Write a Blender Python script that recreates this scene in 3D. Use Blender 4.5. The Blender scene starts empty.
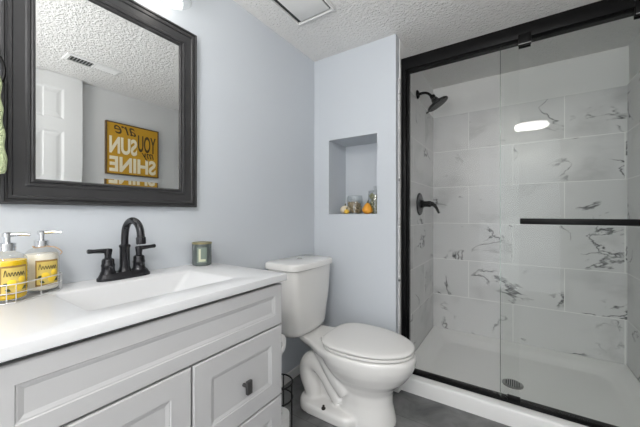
import bpy, bmesh, math, random
from mathutils import Vector, Matrix
random.seed(4)
S = bpy.context.scene
C = S.collection
PI = math.pi

# ------------------------------------------------------------------ camera
cam_d = bpy.data.cameras.new('camera')
cam_d.sensor_width = 36.0
cam_d.lens = 294.0 / 640.0 * 36.0
cam_d.clip_start = 0.02
cam = bpy.data.objects.new('camera', cam_d)
C.objects.link(cam)
cam.location = (1.2, 0.0, 1.065)
cam.rotation_euler = (PI / 2, 0, math.radians(33.5))
S.camera = cam

# ------------------------------------------------------------------ world
wd = bpy.data.worlds.new('world')
S.world = wd
wd.use_nodes = True
wd.node_tree.nodes['Background'].inputs[0].default_value = (0.93, 0.96, 1.0, 1)
wd.node_tree.nodes['Background'].inputs[1].default_value = 3.2

# ------------------------------------------------------------------ strength of the room's own lamps (used in their builders)
CEIL_LAMP = 62.0
BULB = 14.0
# added fill lamp behind the camera, aimed up to brighten the ceiling
al = bpy.data.lights.new('ceiling_fill', 'AREA')
al.shape = 'DISK'
al.size = 0.5
al.energy = 42.0
al.color = (1.0, 0.99, 0.97)
alo = bpy.data.objects.new('ceiling_fill', al)
C.objects.link(alo)
alo.location = (0.95, -0.65, 1.2)
alo.rotation_euler = (PI, 0, 0)

S.view_settings.view_transform = 'Standard'
S.view_settings.look = 'None'
S.view_settings.exposure = 0.0
S.view_settings.gamma = 1.0
S.view_settings.use_curve_mapping = False

CEIL = 2.155
WX = 1.81           # right wall
YB = -1.2           # wall behind
YN = 1.74           # partition with the niche
YS = 2.69           # tiled back of the shower

# ================================================================== helpers
ORI = {}


def mat(name, col, rough=0.5, metal=0.0, coat=0.0, spec=0.5):
    m = bpy.data.materials.new(name)
    m.use_nodes = True
    b = m.node_tree.nodes['Principled BSDF']
    b.inputs['Base Color'].default_value = (*col, 1)
    b.inputs['Roughness'].default_value = rough
    b.inputs['Metallic'].default_value = metal
    b.inputs['Coat Weight'].default_value = coat
    b.inputs['Specular IOR Level'].default_value = spec
    return m


def srgb(r, g, b):
    f = lambda v: (v / 255 / 12.92) if v / 255 <= 0.04045 else ((v / 255 + 0.055) / 1.055) ** 2.4
    return (f(r), f(g), f(b))


def add_noise(m, scale=8.0, amount=0.06, bump=0.0, bump_scale=80.0, bump_dist=0.002, detail=3):
    """slight procedural unevenness of colour and surface"""
    nt = m.node_tree
    b = nt.nodes['Principled BSDF']
    tc = nt.nodes.new('ShaderNodeTexCoord')
    if amount > 0:
        n = nt.nodes.new('ShaderNodeTexNoise')
        n.inputs['Scale'].default_value = scale
        n.inputs['Detail'].default_value = 4
        nt.links.new(tc.outputs['Object'], n.inputs['Vector'])
        mx = nt.nodes.new('ShaderNodeMix')
        mx.data_type = 'RGBA'
        c = b.inputs['Base Color'].default_value
        mx.inputs[6].default_value = (c[0] * (1 - amount), c[1] * (1 - amount), c[2] * (1 - amount), 1)
        mx.inputs[7].default_value = (min(1, c[0] * (1 + amount)), min(1, c[1] * (1 + amount)), min(1, c[2] * (1 + amount)), 1)
        nt.links.new(n.outputs['Fac'], mx.inputs[0])
        nt.links.new(mx.outputs[2], b.inputs['Base Color'])
    if bump > 0:
        n2 = nt.nodes.new('ShaderNodeTexNoise')
        n2.inputs['Scale'].default_value = bump_scale
        n2.inputs['Detail'].default_value = detail
        nt.links.new(tc.outputs['Object'], n2.inputs['Vector'])
        bp = nt.nodes.new('ShaderNodeBump')
        bp.inputs['Strength'].default_value = bump
        bp.inputs['Distance'].default_value = bump_dist
        nt.links.new(n2.outputs['Fac'], bp.inputs['Height'])
        nt.links.new(bp.outputs['Normal'], b.inputs['Normal'])
    return m


def glass_mat(name, tint, f0=0.04, rough=0.0, gain=1.0):
    m = bpy.data.materials.new(name)
    m.use_nodes = True
    nt = m.node_tree
    nt.nodes.remove(nt.nodes['Principled BSDF'])
    out = nt.nodes['Material Output']
    tr = nt.nodes.new('ShaderNodeBsdfTransparent')
    tr.inputs[0].default_value = (*tint, 1)
    gl = nt.nodes.new('ShaderNodeBsdfGlossy')
    gl.inputs['Roughness'].default_value = rough
    lw = nt.nodes.new('ShaderNodeLayerWeight')
    lw.inputs['Blend'].default_value = 0.5
    pw = nt.nodes.new('ShaderNodeMath'); pw.operation = 'POWER'; pw.inputs[1].default_value = 5.0
    nt.links.new(lw.outputs['Facing'], pw.inputs[0])
    ml = nt.nodes.new('ShaderNodeMath'); ml.operation = 'MULTIPLY_ADD'
    ml.inputs[1].default_value = (1 - f0) * gain
    ml.inputs[2].default_value = f0 * gain
    nt.links.new(pw.outputs[0], ml.inputs[0])
    mx = nt.nodes.new('ShaderNodeMixShader')
    nt.links.new(ml.outputs[0], mx.inputs[0])
    nt.links.new(tr.outputs[0], mx.inputs[1])
    nt.links.new(gl.outputs[0], mx.inputs[2])
    nt.links.new(mx.outputs[0], out.inputs['Surface'])
    return m


def emis(name, col, st):
    m = bpy.data.materials.new(name)
    m.use_nodes = True
    b = m.node_tree.nodes['Principled BSDF']
    b.inputs['Base Color'].default_value = (0.9, 0.9, 0.9, 1)
    b.inputs['Emission Color'].default_value = (*col, 1)
    b.inputs['Emission Strength'].default_value = st
    return m


def box(bm, x0, x1, y0, y1, z0, z1, bev=0.0, seg=2):
    vs = [bm.verts.new((x, y, z)) for x in (x0, x1) for y in (y0, y1) for z in (z0, z1)]
    fs = []
    for q in ((0, 1, 3, 2), (4, 6, 7, 5), (0, 4, 5, 1), (2, 3, 7, 6), (0, 2, 6, 4), (1, 5, 7, 3)):
        fs.append(bm.faces.new([vs[i] for i in q]))
    if bev > 0:
        es = list({e for f in fs for e in f.edges})
        bmesh.ops.bevel(bm, geom=es, offset=bev, segments=seg, profile=0.5, affect='EDGES')
    return bm


def loft(bm, rings, cap0=True, cap1=True, closed=True, loop=False):
    R = [[bm.verts.new(p) for p in r] for r in rings]
    n = len(R[0])
    pairs = [(R[i], R[i + 1]) for i in range(len(R) - 1)]
    if loop:
        pairs.append((R[-1], R[0]))
    for a, b in pairs:
        for j in range(n if closed else n - 1):
            k = (j + 1) % n
            bm.faces.new((a[j], a[k], b[k], b[j]))
    if closed and not loop:
        if cap0: bm.faces.new(R[0][::-1])
        if cap1: bm.faces.new(R[-1])
    return bm


def basis(d):
    d = Vector(d).normalized()
    up = Vector((0, 0, 1)) if abs(d.z) < 0.9 else Vector((1, 0, 0))
    a = d.cross(up).normalized()
    return a, d.cross(a).normalized()


def lathe(bm, prof, c=(0, 0, 0), axis=(0, 0, 1), seg=32, cap0=True, cap1=True):
    """profile of (radius, height) turned about an axis through c"""
    ax = Vector(axis).normalized()
    a, b = basis(ax)
    c = Vector(c)
    rings = []
    for r, h in prof:
        r = max(r, 1e-4)
        rings.append([c + ax * h + (a * math.cos(2 * PI * i / seg) + b * math.sin(2 * PI * i / seg)) * r for i in range(seg)])
    return loft(bm, rings, cap0, cap1)


def cyl(bm, p0, p1, r0, r1=None, seg=20):
    p0, p1 = Vector(p0), Vector(p1)
    return lathe(bm, [(r0, 0), (r0 if r1 is None else r1, (p1 - p0).length)], p0, p1 - p0, seg)


def tube(bm, pts, r, seg=10, closed=False):
    pts = [Vector(p) for p in pts]
    n = len(pts)
    rs = r if isinstance(r, (list, tuple)) else [r] * n
    rings = []
    pa = None
    for i, p in enumerate(pts):
        if closed:
            t = pts[(i + 1) % n] - pts[i - 1]
        else:
            t = pts[min(i + 1, n - 1)] - pts[max(i - 1, 0)]
        t.normalize()
        if pa is None:
            a, _ = basis(t)
        else:
            a = (pa - t * pa.dot(t)).normalized()
        pa = a
        b = t.cross(a)
        rings.append([p + (a * math.cos(2 * PI * k / seg) + b * math.sin(2 * PI * k / seg)) * rs[i] for k in range(seg)])
    return loft(bm, rings, loop=closed)


def spline(pts, n=8, closed=False):
    P = [Vector(p) for p in pts]
    m = len(P)
    out = []
    for i in range(m if closed else m - 1):
        g = (lambda k: P[k % m]) if closed else (lambda k: P[min(max(k, 0), m - 1)])
        p0, p1, p2, p3 = g(i - 1), g(i), g(i + 1), g(i + 2)
        for k in range(n):
            t = k / n
            out.append(0.5 * ((2 * p1) + (p2 - p0) * t + (2 * p0 - 5 * p1 + 4 * p2 - p3) * t * t + (3 * p1 - p0 - 3 * p2 + p3) * t ** 3))
    if not closed:
        out.append(P[-1])
    return out


def rect_rings(bm, u0, u1, v0, v1, prof, f, cap0=False, cap1=False):
    """mitred profile [(inset, height)] around a rectangle; f(u, v, h) gives the point"""
    rings = [[f(u0 + i, v0 + i, h), f(u1 - i, v0 + i, h), f(u1 - i, v1 - i, h), f(u0 + i, v1 - i, h)] for i, h in prof]
    return loft(bm, rings, cap0, cap1)


def rrect(x0, x1, y0, y1, r, z, n=6):
    pts = []
    for cx, cy, a0 in ((x1 - r, y1 - r, 0), (x0 + r, y1 - r, PI / 2), (x0 + r, y0 + r, PI), (x1 - r, y0 + r, 1.5 * PI)):
        for k in range(n + 1):
            a = a0 + PI / 2 * k / n
            pts.append((cx + r * math.cos(a), cy + r * math.sin(a), z))
    return pts


def obj(name, bm, m, parent=None, smooth=True, loc=None, angle=35):
    """links a bmesh (built in room coordinates) as one mesh object"""
    me = bpy.data.meshes.new(name)
    bmesh.ops.remove_doubles(bm, verts=bm.verts, dist=1e-6)
    bmesh.ops.recalc_face_normals(bm, faces=bm.faces)
    off = ORI.get(parent.name, Vector()) if parent else Vector()
    o = bpy.data.objects.new(name, me)
    C.objects.link(o)
    if parent:
        o.parent = parent
        ORI[o.name] = off
    elif loc is not None:
        off = Vector(loc)
        o.location = off
        ORI[o.name] = off
    else:
        ORI[o.name] = off
    for v in bm.verts:
        v.co -= off
    bm.to_mesh(me)
    bm.free()
    if m: me.materials.append(m)
    if smooth:
        for p in me.polygons: p.use_smooth = True
        try:
            me.set_sharp_from_angle(angle=math.radians(angle))
        except Exception:
            pass
    return o


def tag(o, label, cat, group=None):
    o['label'] = label
    o['category'] = cat
    if group: o['group'] = group
    return o


def thing(name, label, cat, loc, group=None):
    o = bpy.data.objects.new(name, None)
    o.empty_display_size = 0.05
    C.objects.link(o)
    o.location = loc
    ORI[o.name] = Vector(loc)
    return tag(o, label, cat, group)


def struct(name, bm, m, smooth=False):
    o = obj(name, bm, m, None, smooth)
    o['kind'] = 'structure'
    return o


def B():
    return bmesh.new()


def text_bm(s, x, y, w, h, depth, f, shear=0.0, bold=0.0):
    """lettering filling the box x, y, w, h; f(x, y, d) gives the point"""
    cu = bpy.data.curves.new('lettering', 'FONT')
    cu.body = s
    cu.size = 1.0
    cu.shear = shear
    cu.offset = bold
    cu.extrude = 0.5
    cu.resolution_u = 4
    o = bpy.data.objects.new('lettering_source', cu)
    C.objects.link(o)
    dg = bpy.context.evaluated_depsgraph_get()
    dg.update()
    me = bpy.data.meshes.new_from_object(o.evaluated_get(dg))
    bpy.data.objects.remove(o)
    bm = bmesh.new()
    bm.from_mesh(me)
    bpy.data.meshes.remove(me)
    xs = [v.co.x for v in bm.verts]; ys = [v.co.y for v in bm.verts]
    x0, x1, y0, y1 = min(xs), max(xs), min(ys), max(ys)
    for v in bm.verts:
        v.co = Vector(f(x + (v.co.x - x0) / (x1 - x0) * w, y + (v.co.y - y0) / (y1 - y0) * h, (v.co.z + 0.5) * depth))
    return bm


# ================================================================== materials
M = {}
M['wall'] = add_noise(mat('wall_paint', srgb(197, 202, 208), 0.55), 3, 0.012, 0.12, 120, 0.001)
M['wall2'] = add_noise(mat('wall_paint_white', srgb(214, 214, 213), 0.55), 3, 0.012, 0.12, 120, 0.001)
M['shower_paint'] = add_noise(mat('shower_paint', srgb(226, 226, 225), 0.5), 3, 0.012, 0.1, 120, 0.001)
M['trim'] = add_noise(mat('trim_paint', srgb(222, 222, 221), 0.4), 5, 0.01)
M['vanity'] = add_noise(mat('vanity_paint', srgb(186, 186, 187), 0.38), 6, 0.01)
M['gap_shade'] = mat('vanity_gap_shade', srgb(70, 70, 70), 0.7)  # dark grey puts the shade of the gaps into the face frame's colour
M['counter'] = add_noise(mat('cultured_marble', srgb(206, 207, 209), 0.28, coat=0.1), 6, 0.01)
M['porcelain'] = add_noise(mat('porcelain', srgb(226, 225, 223), 0.14, coat=0.4), 5, 0.008)
M['seat'] = add_noise(mat('seat_plastic', srgb(222, 221, 219), 0.25), 5, 0.008)
M['acrylic'] = add_noise(mat('pan_acrylic', srgb(228, 228, 227), 0.3), 5, 0.01)
M['black'] = add_noise(mat('black_metal', (0.004, 0.004, 0.0042), 0.36, 0.0, spec=0.14), 30, 0.1)
M['bronze'] = add_noise(mat('oil_rubbed_bronze', (0.020, 0.020, 0.023), 0.2, 0.4), 40, 0.15)
M['knob'] = mat('knob_metal', (0.10, 0.10, 0.10), 0.32, 0.7)
M['wire_black'] = mat('black_wire', (0.006, 0.006, 0.006), 0.5, 0.0, spec=0.25)
M['frame'] = add_noise(mat('mirror_frame', (0.042, 0.042, 0.044), 0.34, 0.25), 30, 0.1)
M['chrome'] = mat('chrome', (0.75, 0.76, 0.78), 0.15, 1.0)
M['nickel'] = add_noise(mat('brushed_nickel', (0.42, 0.42, 0.42), 0.35, 1.0), 40, 0.1)
M['white_wire'] = mat('white_wire', (0.72, 0.72, 0.72), 0.35, 0.3)
M['plastic'] = mat('white_plastic', (0.74, 0.74, 0.73), 0.4)
M['dark'] = mat('dark_inside', (0.035, 0.04, 0.04), 0.8)
M['paper'] = add_noise(mat('toilet_paper', (0.82, 0.82, 0.81), 0.9), 60, 0.02, 0.3, 150, 0.001)
M['mirror'] = mat('mirror_silver', (0.88, 0.89, 0.885), 0.0, 1.0)
M['glass_front'] = glass_mat('front_pane', (0.965, 0.974, 0.965), 0.011)
M['glass_rear'] = glass_mat('rear_pane', (0.993, 0.995, 0.993), 0.008)
M['jar_glass'] = glass_mat('jar_glass', (0.93, 0.94, 0.94), 0.05)
M['bottle_glass'] = glass_mat('bottle_plastic', (0.95, 0.95, 0.94), 0.05)
M['soap_yellow'] = mat('yellow_soap', srgb(240, 200, 20), 0.2)
M['soap_white'] = mat('white_lotion', srgb(240, 236, 224), 0.3)
M['label_yellow'] = add_noise(mat('label_paper', srgb(208, 184, 98), 0.6), 45, 0.22)
M['label_edge'] = mat('label_border', srgb(150, 118, 62), 0.6)
M['ink'] = mat('dark_ink', srgb(58, 50, 34), 0.6)
M['leaf'] = mat('leaf_ink', srgb(72, 78, 40), 0.6)
M['lemon'] = mat('lemon_ink', srgb(242, 206, 60), 0.6)
M['twine'] = mat('twine', srgb(184, 158, 132), 0.9)
M['candle'] = add_noise(mat('candle_glass', srgb(84, 91, 90), 0.18, coat=0.5), 20, 0.06)
M['candle_lid'] = add_noise(mat('candle_lid', srgb(146, 138, 100), 0.4, 0.4), 40, 0.08)
M['candle_label'] = mat('candle_label', srgb(112, 126, 116), 0.6)
M['candle_letter'] = mat('candle_letter', srgb(196, 198, 172), 0.6)
M['towel'] = add_noise(mat('green_terry', srgb(204, 217, 172), 0.95), 22, 0.16, 1.0, 170, 0.02)
M['sign'] = add_noise(mat('sign_yellow', srgb(198, 150, 34), 0.6), 14, 0.14)
M['sign_edge'] = mat('sign_frame', srgb(96, 74, 44), 0.6)
M['sign_dark'] = mat('sign_dark_paint', srgb(78, 62, 30), 0.6)
M['sign_white'] = mat('sign_white_paint', srgb(236, 226, 196), 0.6)
M['gourd_orange'] = add_noise(mat('orange_gourd', srgb(230, 158, 50), 0.5), 30, 0.15)
M['gourd_cream'] = add_noise(mat('cream_gourd', srgb(222, 208, 184), 0.5), 30, 0.12)
M['gourd_yellow'] = add_noise(mat('yellow_gourd', srgb(236, 190, 70), 0.5), 30, 0.12)
M['stem'] = mat('gourd_stem', srgb(96, 90, 52), 0.8)
M['potpourri'] = add_noise(mat('tan_potpourri', srgb(176, 156, 124), 0.8), 90, 0.5)
M['potpourri2'] = add_noise(mat('green_potpourri', srgb(150, 148, 110), 0.8), 90, 0.6)
M['bulb'] = emis('bulb_glow', (1.0, 0.95, 0.88), BULB)
M['diffuser'] = emis('diffuser_glow', (1.0, 0.97, 0.93), CEIL_LAMP)
M['grout'] = mat('tile_edge', srgb(186, 186, 184), 0.5)
M['bolt'] = mat('bolt_metal', (0.05, 0.045, 0.04), 0.5, 0.5)


def ceiling_mat():
    m = mat('textured_ceiling', srgb(232, 231, 229), 0.85)
    nt = m.node_tree; b = nt.nodes['Principled BSDF']
    tc = nt.nodes.new('ShaderNodeTexCoord')
    n = nt.nodes.new('ShaderNodeTexNoise'); n.inputs['Scale'].default_value = 62; n.inputs['Detail'].default_value = 3.5
    n.inputs['Roughness'].default_value = 0.6
    nt.links.new(tc.outputs['Object'], n.inputs['Vector'])
    v = nt.nodes.new('ShaderNodeTexVoronoi'); v.inputs['Scale'].default_value = 75
    nt.links.new(tc.outputs['Object'], v.inputs['Vector'])
    r = nt.nodes.new('ShaderNodeMapRange'); r.inputs[1].default_value = 0.42; r.inputs[2].default_value = 0.66
    nt.links.new(n.outputs['Fac'], r.inputs[0])
    s = nt.nodes.new('ShaderNodeMath'); s.operation = 'MULTIPLY_ADD'; s.inputs[1].default_value = -0.5
    nt.links.new(v.outputs['Distance'], s.inputs[0]); nt.links.new(r.outputs[0], s.inputs[2])
    bp = nt.nodes.new('ShaderNodeBump'); bp.inputs['Strength'].default_value = 0.75; bp.inputs['Distance'].default_value = 0.006
    nt.links.new(s.outputs[0], bp.inputs['Height']); nt.links.new(bp.outputs['Normal'], b.inputs['Normal'])
    return m


M['ceiling'] = ceiling_mat()


def floor_mat():
    m = mat('slate_vinyl', (0.1, 0.1, 0.1), 0.42)
    nt = m.node_tree; b = nt.nodes['Principled BSDF']
    tc = nt.nodes.new('ShaderNodeTexCoord')
    n = nt.nodes.new('ShaderNodeTexNoise'); n.inputs['Scale'].default_value = 5; n.inputs['Detail'].default_value = 8; n.inputs['Roughness'].default_value = 0.62
    n.inputs['Distortion'].default_value = 0.6
    nt.links.new(tc.outputs['Object'], n.inputs['Vector'])
    cr = nt.nodes.new('ShaderNodeValToRGB')
    cr.color_ramp.elements[0].position = 0.30; cr.color_ramp.elements[0].color = (*srgb(78, 79, 80), 1)
    cr.color_ramp.elements[1].position = 0.72; cr.color_ramp.elements[1].color = (*srgb(142, 142, 142), 1)
    nt.links.new(n.outputs['Fac'], cr.inputs[0])
    br = nt.nodes.new('ShaderNodeTexBrick')
    br.inputs['Scale'].default_value = 1.0
    br.inputs['Brick Width'].default_value = 0.61; br.inputs['Row Height'].default_value = 0.305
    br.inputs['Mortar Size'].default_value = 0.0022
    br.inputs['Color1'].default_value = (1, 1, 1, 1); br.inputs['Color2'].default_value = (0.9, 0.9, 0.9, 1)
    br.inputs['Mortar'].default_value = (0.62, 0.62, 0.62, 1)
    nt.links.new(tc.outputs['Object'], br.inputs['Vector'])
    mx = nt.nodes.new('ShaderNodeMix'); mx.data_type = 'RGBA'; mx.blend_type = 'MULTIPLY'; mx.inputs[0].default_value = 1
    nt.links.new(cr.outputs[0], mx.inputs[6]); nt.links.new(br.outputs[0], mx.inputs[7])
    nt.links.new(mx.outputs[2], b.inputs['Base Color'])
    bp = nt.nodes.new('ShaderNodeBump'); bp.inputs['Strength'].default_value = 0.15; bp.inputs['Distance'].default_value = 0.002
    nt.links.new(n.outputs['Fac'], bp.inputs['Height']); nt.links.new(bp.outputs['Normal'], b.inputs['Normal'])
    return m


M['floor'] = floor_mat()


def marble_mat(name, uaxis, uoff, seed):
    """white marble-look tile, 0.61 x 0.3056, half-bond; uaxis 'x' or 'y'"""
    m = mat(name, (0.7, 0.7, 0.7), 0.22)
    nt = m.node_tree; b = nt.nodes['Principled BSDF']
    L = nt.links.new
    tc = nt.nodes.new('ShaderNodeTexCoord')
    sp = nt.nodes.new('ShaderNodeSeparateXYZ'); L(tc.outputs['Object'], sp.inputs[0])
    cb = nt.nodes.new('ShaderNodeCombineXYZ')
    au = nt.nodes.new('ShaderNodeMath'); au.operation = 'ADD'; au.inputs[1].default_value = uoff
    L(sp.outputs['X' if uaxis == 'x' else 'Y'], au.inputs[0])
    az = nt.nodes.new('ShaderNodeMath'); az.operation = 'ADD'; az.inputs[1].default_value = -0.066
    L(sp.outputs['Z'], az.inputs[0])
    L(au.outputs[0], cb.inputs[0]); L(az.outputs[0], cb.inputs[1])
    br = nt.nodes.new('ShaderNodeTexBrick')
    br.inputs['Scale'].default_value = 1.0
    br.inputs['Brick Width'].default_value = 0.6096; br.inputs['Row Height'].default_value = 0.3056
    br.inputs['Mortar Size'].default_value = 0.0026; br.inputs['Mortar Smooth'].default_value = 0.1
    br.offset = 0.5
    br.inputs['Color1'].default_value = (0, 0, 0, 1); br.inputs['Color2'].default_value = (1, 1, 1, 1)
    br.inputs['Mortar'].default_value = (0.5, 0.5, 0.5, 1)
    L(cb.outputs[0], br.inputs['Vector'])
    w = nt.nodes.new('ShaderNodeMath'); w.operation = 'MULTIPLY_ADD'; w.inputs[1].default_value = 9.0; w.inputs[2].default_value = seed
    L(br.outputs['Color'], w.inputs[0])

    def vein(scale, width, dist, woff, strength, m0, m1, mscale):
        n = nt.nodes.new('ShaderNodeTexNoise'); n.noise_dimensions = '4D'
        n.inputs['Scale'].default_value = scale; n.inputs['Detail'].default_value = 5; n.inputs['Distortion'].default_value = dist
        n.inputs['Roughness'].default_value = 0.55
        mp = nt.nodes.new('ShaderNodeMapping'); mp.inputs['Rotation'].default_value = (0, 0, 0.5); mp.inputs['Scale'].default_value = (0.75, 1.3, 1)
        L(cb.outputs[0], mp.inputs['Vector']); L(mp.outputs[0], n.inputs['Vector'])
        wo = nt.nodes.new('ShaderNodeMath'); wo.operation = 'ADD'; wo.inputs[1].default_value = woff
        L(w.outputs[0], wo.inputs[0]); L(wo.outputs[0], n.inputs['W'])
        s = nt.nodes.new('ShaderNodeMath'); s.operation = 'SUBTRACT'; s.inputs[1].default_value = 0.5
        L(n.outputs['Fac'], s.inputs[0])
        a = nt.nodes.new('ShaderNodeMath'); a.operation = 'ABSOLUTE'; L(s.outputs[0], a.inputs[0])
        r = nt.nodes.new('ShaderNodeMapRange'); r.inputs[1].default_value = 0.0; r.inputs[2].default_value = width
        r.inputs[3].default_value = strength; r.inputs[4].default_value = 0.0
        L(a.outputs[0], r.inputs[0])
        k = nt.nodes.new('ShaderNodeTexNoise'); k.noise_dimensions = '4D'; k.inputs['Scale'].default_value = mscale; k.inputs['Detail'].default_value = 2
        L(cb.outputs[0], k.inputs['Vector']); L(wo.outputs[0], k.inputs['W'])
        kr = nt.nodes.new('ShaderNodeMapRange'); kr.inputs[1].default_value = m0; kr.inputs[2].default_value = m1
        L(k.outputs['Fac'], kr.inputs[0])
        mu = nt.nodes.new('ShaderNodeMath'); mu.operation = 'MULTIPLY'; L(r.outputs[0], mu.inputs[0]); L(kr.outputs[0], mu.inputs[1])
        return mu.outputs[0]

    v1 = vein(2.6, 0.014, 0.5, 0.0, 0.95, 0.52, 0.62, 4.5)
    v2 = vein(2.2, 0.07, 0.4, 3.7, 0.22, 0.46, 0.64, 3.0)
    mxm = nt.nodes.new('ShaderNodeMath'); mxm.operation = 'MAXIMUM'; L(v1, mxm.inputs[0]); L(v2, mxm.inputs[1])
    mx = nt.nodes.new('ShaderNodeMix'); mx.data_type = 'RGBA'
    mx.inputs[6].default_value = (*srgb(210, 210, 210), 1); mx.inputs[7].default_value = (*srgb(66, 66, 68), 1)
    L(mxm.outputs[0], mx.inputs[0])
    gm = nt.nodes.new('ShaderNodeMix'); gm.data_type = 'RGBA'
    gm.inputs[7].default_value = (*srgb(232, 232, 230), 1)
    L(br.outputs['Fac'], gm.inputs[0]); L(mx.outputs[2], gm.inputs[6])
    L(gm.outputs[2], b.inputs['Base Color'])
    bp = nt.nodes.new('ShaderNodeBump'); bp.inputs['Strength'].default_value = 0.3; bp.inputs['Distance'].default_value = 0.001; bp.invert = True
    L(br.outputs['Fac'], bp.inputs['Height']); L(bp.outputs['Normal'], b.inputs['Normal'])
    return m


M['tile_back'] = marble_mat('marble_tile_back', 'x', -0.885 + 6.096, 3.0)
M['tile_left'] = marble_mat('marble_tile_left', 'y', -2.69 + 0.305 + 6.096, 17.0)
M['tile_right'] = marble_mat('marble_tile_right', 'y', -2.69 + 6.096, 29.0)

# ================================================================== room shell
bm = B(); box(bm, -0.1, 1.92, -1.3, 2.85, -0.08, 0.0); struct('floor', bm, M['floor'])
bm = B(); box(bm, -0.1, 1.92, -1.3, 2.85, CEIL, CEIL + 0.08); struct('ceiling', bm, M['ceiling'])
bm = B(); box(bm, -0.1, 0.0, -1.3, YN, 0, CEIL); struct('wall_left', bm, M['wall'])
bm = B(); box(bm, WX + 0.01, WX + 0.11, -1.3, 2.80, 0, CEIL); struct('wall_right', bm, M['wall2'])
bm = B(); box(bm, 0.0, 0.76, YB - 0.1, YB, 0, CEIL); box(bm, 1.70, WX + 0.01, YB - 0.1, YB, 0, CEIL); box(bm, 0.76, 1.70, YB - 0.1, YB, 2.06, CEIL); struct('wall_rear', bm, M['wall2'])
bm = B(); box(bm, 0.60, WX + 0.01, 2.70, 2.80, 0, CEIL); struct('wall_shower', bm, M['shower_paint'])

# partition in front of the shower plumbing, with a square niche cut into it
NX0, NX1, NZ0, NZ1, NY = 0.122, 0.478, 1.061, 1.572, 1.985
PX = 0.60
bm = B()
f = lambda u, v, h: (u, YN + h, v)
o4 = [bm.verts.new(f(*p, 0)) for p in ((0, 0), (PX, 0), (PX, CEIL), (0, CEIL))]
i4 = [bm.verts.new(f(*p, 0)) for p in ((NX0, NZ0), (NX1, NZ0), (NX1, NZ1), (NX0, NZ1))]
b4 = [bm.verts.new(f(*p, NY - YN)) for p in ((NX0, NZ0), (NX1, NZ0), (NX1, NZ1), (NX0, NZ1))]
for k in range(4):
    j = (k + 1) % 4
    bm.faces.new((o4[k], o4[j], i4[j], i4[k]))
    bm.faces.new((i4[k], i4[j], b4[j], b4[k]))
bm.faces.new(b4)
e4 = [bm.verts.new(f(*p, 2.80 - YN)) for p in ((0, 0), (PX, 0), (PX, CEIL), (0, CEIL))]
for k in range(4):
    j = (k + 1) % 4
    bm.faces.new((o4[k], e4[k], e4[j], o4[j]))
bm.faces.new(e4[::-1])
struct('wall_niche', bm, M['wall'])

# tile skins of the shower
TZ0, TZ1 = 0.05, 1.900
bm = B(); box(bm, 0.60, WX + 0.01, YS, 2.70, TZ0, TZ1); struct('trim_1', bm, M['tile_back'])
bm = B(); box(bm, 0.60, 0.608, 1.785, YS, TZ0, TZ1); struct('trim_2', bm, M['tile_left'])
bm = B(); box(bm, WX, WX + 0.01, 1.80, YS, TZ0, TZ1); struct('trim_3', bm, M['tile_right'])

bm = B(); box(bm, 0.60, 0.604, 1.80, 2.70, TZ1, CEIL); struct('trim_4', bm, M['shower_paint'])

# baseboards
bm = B(); box(bm, 0, 0.012, 0.90, YN - 0.002, 0, 0.058, 0.003); struct('baseboard_left', bm, M['trim'])
bm = B(); box(bm, 0.012, 0.628, YN - 0.030, YN, 0, 0.075, 0.004); box(bm, PX, 0.628, YN, YN + 0.012, 0, 0.075); struct('baseboard_niche', bm, M['trim'])
bm = B(); box(bm, WX - 0.004, WX + 0.01, YB, 1.74, 0, 0.075, 0.003); struct('baseboard_right', bm, M['trim'])

# panelled door standing along the right wall (seen in the mirror)
def panel_door(name, y0, y1, z0, z1, x0, x1, rows, hinge_gap=0.0):
    bm = B()
    st = 0.115
    ys = [y0, y0 + st, (y0 + y1) / 2 - 0.05, (y0 + y1) / 2 + 0.05, y1 - st, y1]
    zs = [z0] + [v for r in rows for v in r] + [z1]
    for side, sx in ((x0, 1), (x1, -1)):
        g = lambda u, v, h: (side + sx * h, u, v)
        for i in range(5):
            for j in range(len(zs) - 1):
                a, b_, c, d = ys[i], ys[i + 1], zs[j], zs[j + 1]
                if i in (1, 3) and j % 2 == 1:
                    rect_rings(bm, a, b_, c, d, [(0, 0), (0.006, 0.001), (0.018, 0.006), (0.03, 0.006), (0.05, 0.003)], g, False, True)
                else:
                    bm.faces.new([bm.verts.new(g(*p, 0)) for p in ((a, c), (b_, c), (b_, d), (a, d))])
    vs = [[bm.verts.new((x, y, z)) for (y, z) in ((y0, z0), (y1, z0), (y1, z1), (y0, z1))] for x in (x0, x1)]
    for k in range(4):
        bm.faces.new((vs[0][k], vs[0][(k + 1) % 4], vs[1][(k + 1) % 4], vs[1][k]))
    return struct(name, bm, M['trim'])


panel_door('door_1', 0.19, 0.935, 0.012, 2.153, 1.765, 1.800, [(0.23, 0.80), (0.93, 1.712), (1.80, 2.045)])

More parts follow.
